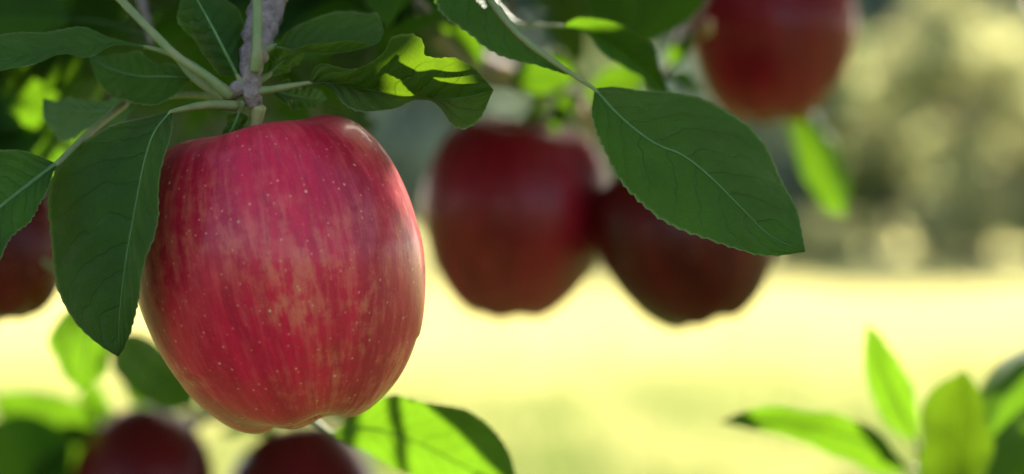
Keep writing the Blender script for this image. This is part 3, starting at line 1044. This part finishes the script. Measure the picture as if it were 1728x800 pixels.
for o in SHADED:
    vs_ = o.data.vertices
    for k in range(0, len(vs_), 23):
        shade(vs_[k].co + BASE)
for p in BEHIND:
    shade(p)
for x, y, d, r in [(872, 366, 1.265, 0.043), (1158, 405, 1.235, 0.037), (243, 822, 1.38, 0.034), (512, 862, 1.40, 0.038), (-2, 425, 1.06, 0.024)]:
    for k in range(110):
        v_ = Vector((random.uniform(-0.85, 0.8), random.uniform(-0.5, 1), random.uniform(0.25, 1)))
        if 0.5 < v_.length < 1:
            shade(P(x, y, d) + v_.normalized() * r, 0.013)
for k in range(160):
    v_ = Vector((random.uniform(-0.9, 0.5), random.uniform(-0.2, 1), random.uniform(0.45, 1))).normalized()
    if v_.x < 0.42:
        shade(P(474, 460, 0.80) + v_ * 0.041, 0.012)
print('shading leaves', len(blockers))
fol = link('shading_foliage', mesh_from('shading_foliage', np.vstack(FV), FF, M['leaf_far']), tree)  # out-of-view crown leaves together with those added to block the sun
tag(fol, kind='stuff')
tw = link('fine_twigs', mesh_from('fine_twigs', np.vstack(TWV) - np.array(BASE), TWF, M['bark']), tree)
tag(tw, kind='stuff')
# limbs that carry the crown
for pts in [[(0.08, 0.0, 1.6), (0.35, 0.2, 1.95), (0.75, 0.3, 2.15), (1.25, 0.3, 2.2)], [(0.1, 0.05, 1.9), (0.3, -0.2, 2.2), (0.7, -0.3, 2.35)],
            [(0.09, 0, 1.45), (0.5, 0.4, 1.75), (1.0, 0.6, 1.9), (1.5, 0.7, 1.95)], [(0.1, 0.05, 1.8), (-0.2, 0.3, 2.1), (-0.4, 0.4, 2.3)],
            [(0.14, 0.08, 2.1), (0.5, 0.05, 2.5), (0.8, 0.1, 2.65)]]:
    wood('branch', [BASE + Vector(p) for p in pts], [0.028, 0.02, 0.012, 0.006], 'bark', 8, 24, 0.1, 0.08)

# ------------------------------------------------------------------ apples
PROFILE = [(0.0, 0.66), (0.06, 0.665), (0.13, 0.72), (0.23, 0.86), (0.38, 0.965), (0.56, 0.975), (0.745, 0.88), (0.895, 0.66), (0.98, 0.36),
           (1.0, 0.05), (0.972, -0.25), (0.89, -0.54), (0.745, -0.79), (0.57, -0.955), (0.40, -1.02), (0.27, -1.00), (0.17, -0.92), (0.08, -0.86), (0.0, -0.85)]


def apple(center, radius, up, label, stem_pts, mat='apple_shaded', spin=0.0, squash=1.0, seed=0, taper=0.0, stem_r=0.0013, seg=96, crown=0.0):
    rg = np.random.default_rng(seed)
    pr = catmull([(r, 0, z) for r, z in PROFILE], 72)
    th = np.linspace(0, 2 * math.pi, seg, endpoint=False)
    V = []
    ph = rg.uniform(0, 6.28, 6)
    for r, _, z in pr:
        wb = np.clip((0.25 - z) / 1.2, 0, 1)
        wt = np.clip((z - 0.3) / 0.7, 0, 1)
        k = 1 + 0.028 * np.cos(5 * th + ph[0]) * (0.2 + wb + 0.25 * wt) + 0.020 * np.cos(2 * th + ph[1]) + 0.014 * np.cos(3 * th + ph[2] + z)
        rr = r * k * (1 - taper * max(0, -z)) * (1 - crown * max(0, z) ** 1.5)
        zz = z * squash + (0.026 if z < 0 else 0.008) * (abs(z) > 0.6) * np.cos(5 * th + ph[0] + (0 if z < 0 else 0.6)) * min(1, r * 2) + 0.045 * r * np.cos(th + ph[3]) * np.sign(z) * min(1, abs(z))
        V.append(np.stack([rr * np.cos(th), rr * np.sin(th), zz * np.ones_like(th)], 1))
    n = len(pr)
    V = np.vstack(V) * radius
    F = []
    for i in range(n - 1):
        for k in range(seg):
            k2 = (k + 1) % seg
            F.append((i * seg + k, (i + 1) * seg + k, (i + 1) * seg + k2, i * seg + k2))
    up = Vector(up).normalized()
    q = up.to_track_quat('Z', 'Y').to_matrix() @ Matrix.Rotation(spin, 3, 'Z')
    foot = center - Vector((0, 0, radius * squash))
    root = bpy.data.objects.new('apple', None)
    COL.objects.link(root)
    root.location = foot
    tag(root, label, 'apple', 'apples hanging on the tree')
    sk = link('skin', mesh_from('skin', V, F, M[mat]), root)
    sk.matrix_local = Matrix.Translation(center - foot) @ q.to_4x4()
    # dried calyx in the basin
    cv, cf, o = [], [], 0
    for k in range(5):
        a = k * 2 * math.pi / 5 + ph[4]
        e = np.array([math.cos(a), math.sin(a), 0]) * radius
        tv, tf = tube_data([e * 0.03 + (0, 0, -0.845 * radius * squash), e * 0.09 + (0, 0, -0.90 * radius * squash), e * 0.05 + (0, 0, -0.97 * radius * squash)],
                           [0.0013, 0.0011, 0.0003], 5, 6)
        cv.append(tv)
        cf += [tuple(x + o for x in f) for f in tf]
        o += len(tv)
    ca = link('calyx', mesh_from('calyx', np.vstack(cv), cf, M['calyx']), root)
    ca.matrix_local = Matrix.Translation(center - foot) @ q.to_4x4()
    cavity = center + q @ Vector((0, 0, 0.63 * radius * squash))
    pts = [cavity, cavity + up * radius * 0.28] + [Vector(p) for p in stem_pts]
    tv, tf = tube_data(pts, [stem_r * 1.1, stem_r * 0.9, stem_r, stem_r * 1.5], 8, 20)
    link('stem', mesh_from('stem', tv - np.array(foot), tf, M['stem']), root)
    return root


apple(P(474, 460, 0.80), 0.0412, (-0.20, 0.05, 1), 'large bright red striped apple with pale speckles hanging beneath the knobbly spur',
      [P(437, 180, 0.80)], 'apple', spin=0.7, squash=1.01, seed=3, taper=0.05, crown=0.03, stem_r=0.0014, seg=128)
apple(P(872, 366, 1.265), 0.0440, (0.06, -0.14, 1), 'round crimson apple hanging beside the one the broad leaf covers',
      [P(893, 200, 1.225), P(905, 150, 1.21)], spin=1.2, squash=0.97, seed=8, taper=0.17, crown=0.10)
apple(P(1158, 405, 1.235), 0.0385, (-0.30, 0.05, 1), 'deeply shaded red apple half hidden behind the broad green leaf',
      [P(1060, 250, 1.22), P(985, 172, 1.21)], mat='apple_deep_shade', spin=2.0, squash=0.93, seed=12, taper=0.12)
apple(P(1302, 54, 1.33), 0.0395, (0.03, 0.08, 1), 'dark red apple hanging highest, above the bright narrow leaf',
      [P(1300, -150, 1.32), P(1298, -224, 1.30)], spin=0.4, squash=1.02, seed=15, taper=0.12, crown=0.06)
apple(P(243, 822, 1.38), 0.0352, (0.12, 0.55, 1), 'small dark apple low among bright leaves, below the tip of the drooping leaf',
      [P(270, 690, 1.41), P(300, 712, 1.447)], spin=0.9, squash=1.0, seed=18, crown=0.15, mat='apple_deep_shade')
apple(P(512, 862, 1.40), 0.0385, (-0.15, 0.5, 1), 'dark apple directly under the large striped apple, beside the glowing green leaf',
      [P(500, 700, 1.39), P(505, 690, 1.38)], spin=0.1, squash=1.0, seed=22, crown=0.15, mat='apple_deep_shade')
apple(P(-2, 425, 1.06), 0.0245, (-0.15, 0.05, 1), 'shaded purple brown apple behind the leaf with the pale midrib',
      [P(-30, 325, 1.045)], spin=0.1, squash=1.0, seed=25, mat='apple_deep_shade')

# ------------------------------------------------------------------ young shoot at the right, rising from the grass
sb = P(1545, 790, 1.12)
shoot = bpy.data.objects.new('young_shoot', None)
COL.objects.link(shoot)
shoot.location = (sb.x + 0.06, sb.y + 0.05, 0)
tag(shoot, 'slender young shoot with upright bright green leaves standing over the field', 'shoot')
g0 = Vector(shoot.location)
wood('stem', [g0 + Vector((0, 0, -0.05)), g0 + Vector((-0.01, 0, 0.5)), g0 + Vector((-0.045, -0.03, 1.05)), P(1562, 900, 1.12), sb, P(1560, 740, 1.12)],
     [0.007, 0.006, 0.004, 0.0026, 0.002, 0.001], 'petiole', 8, 50, 0.06, root=shoot)
J = (1552, 790, 1.12)
hero_leaf((1535, 792, 1.115), (1212, 712, 1.06), [
    [(1490, 738, 1.095), (1420, 702, 1.08), (1340, 686, 1.065), (1265, 694, 1.06)],
    [(1490, 765, 1.11), (1420, 732, 1.10), (1340, 712, 1.085), (1270, 708, 1.07)],
    [(1480, 800, 1.115), (1420, 772, 1.11), (1340, 742, 1.09), (1265, 724, 1.07)]],
    1, 'leaf_young', petiole=[J], seed=31, root=shoot)
hero_leaf((1548, 748, 1.13), (1462, 545, 1.10), [
    [(1500, 720, 1.128), (1468, 660, 1.116), (1458, 595, 1.106)],
    [(1525, 700, 1.126), (1498, 640, 1.115), (1478, 585, 1.105)],
    [(1550, 700, 1.124), (1532, 635, 1.112), (1492, 575, 1.103)]],
    1, 'leaf_young', petiole=[J], seed=32, root=shoot)
hero_leaf((1600, 860, 1.09), (1626, 622, 1.08), [
    [(1558, 810, 1.09), (1553, 730, 1.085), (1568, 665, 1.08)],
    [(1618, 800, 1.105), (1622, 730, 1.10), (1626, 670, 1.09)],
    [(1662, 810, 1.085), (1670, 740, 1.08), (1656, 665, 1.078)]],
    1, 'leaf_thick', petiole=[(1560, 890, 1.12)], seed=33, root=shoot)
hero_leaf((1630, 800, 1.14), (1800, 575, 1.16), [
    [(1640, 720, 1.16), (1670, 630, 1.17), (1730, 580, 1.17)],
    [(1670, 720, 1.145), (1710, 640, 1.15), (1755, 595, 1.155)],
    [(1700, 740, 1.15), (1750, 670, 1.155), (1790, 610, 1.16)]],
    1, 'leaf_young', petiole=[(1565, 830, 1.12)], seed=34, root=shoot)
hero_leaf((1640, 860, 1.12), (1800, 690, 1.10), [
    [(1660, 770, 1.13), (1710, 700, 1.125), (1760, 675, 1.115)],
    [(1690, 800, 1.115), (1740, 735, 1.11)],
    [(1700, 850, 1.11), (1770, 780, 1.10), (1805, 720, 1.10)]],
    1, 'leaf', petiole=[(1566, 880, 1.12)], seed=35, root=shoot)
random.seed(77)
for k, (b, t) in enumerate([((1545, 850, 1.11), (1400, 860, 1.05)), ((1580, 850, 1.13), (1700, 840, 1.2)), ((1540, 880, 1.12), (1300, 800, 1.22)),
                            ((1560, 960, 1.13), (1420, 1010, 1.05)), ((1580, 1000, 1.13), (1740, 1040, 1.1)), ((1590, 1120, 1.14), (1450, 1200, 1.2)),
                            ((1600, 1200, 1.15), (1760, 1300, 1.12)), ((1640, 780, 1.13), (1740, 760, 1.14))]):
    gleaf(b, t, 'leaf_young', k % 5, up=(0, -0.5, 0.85), root=shoot)
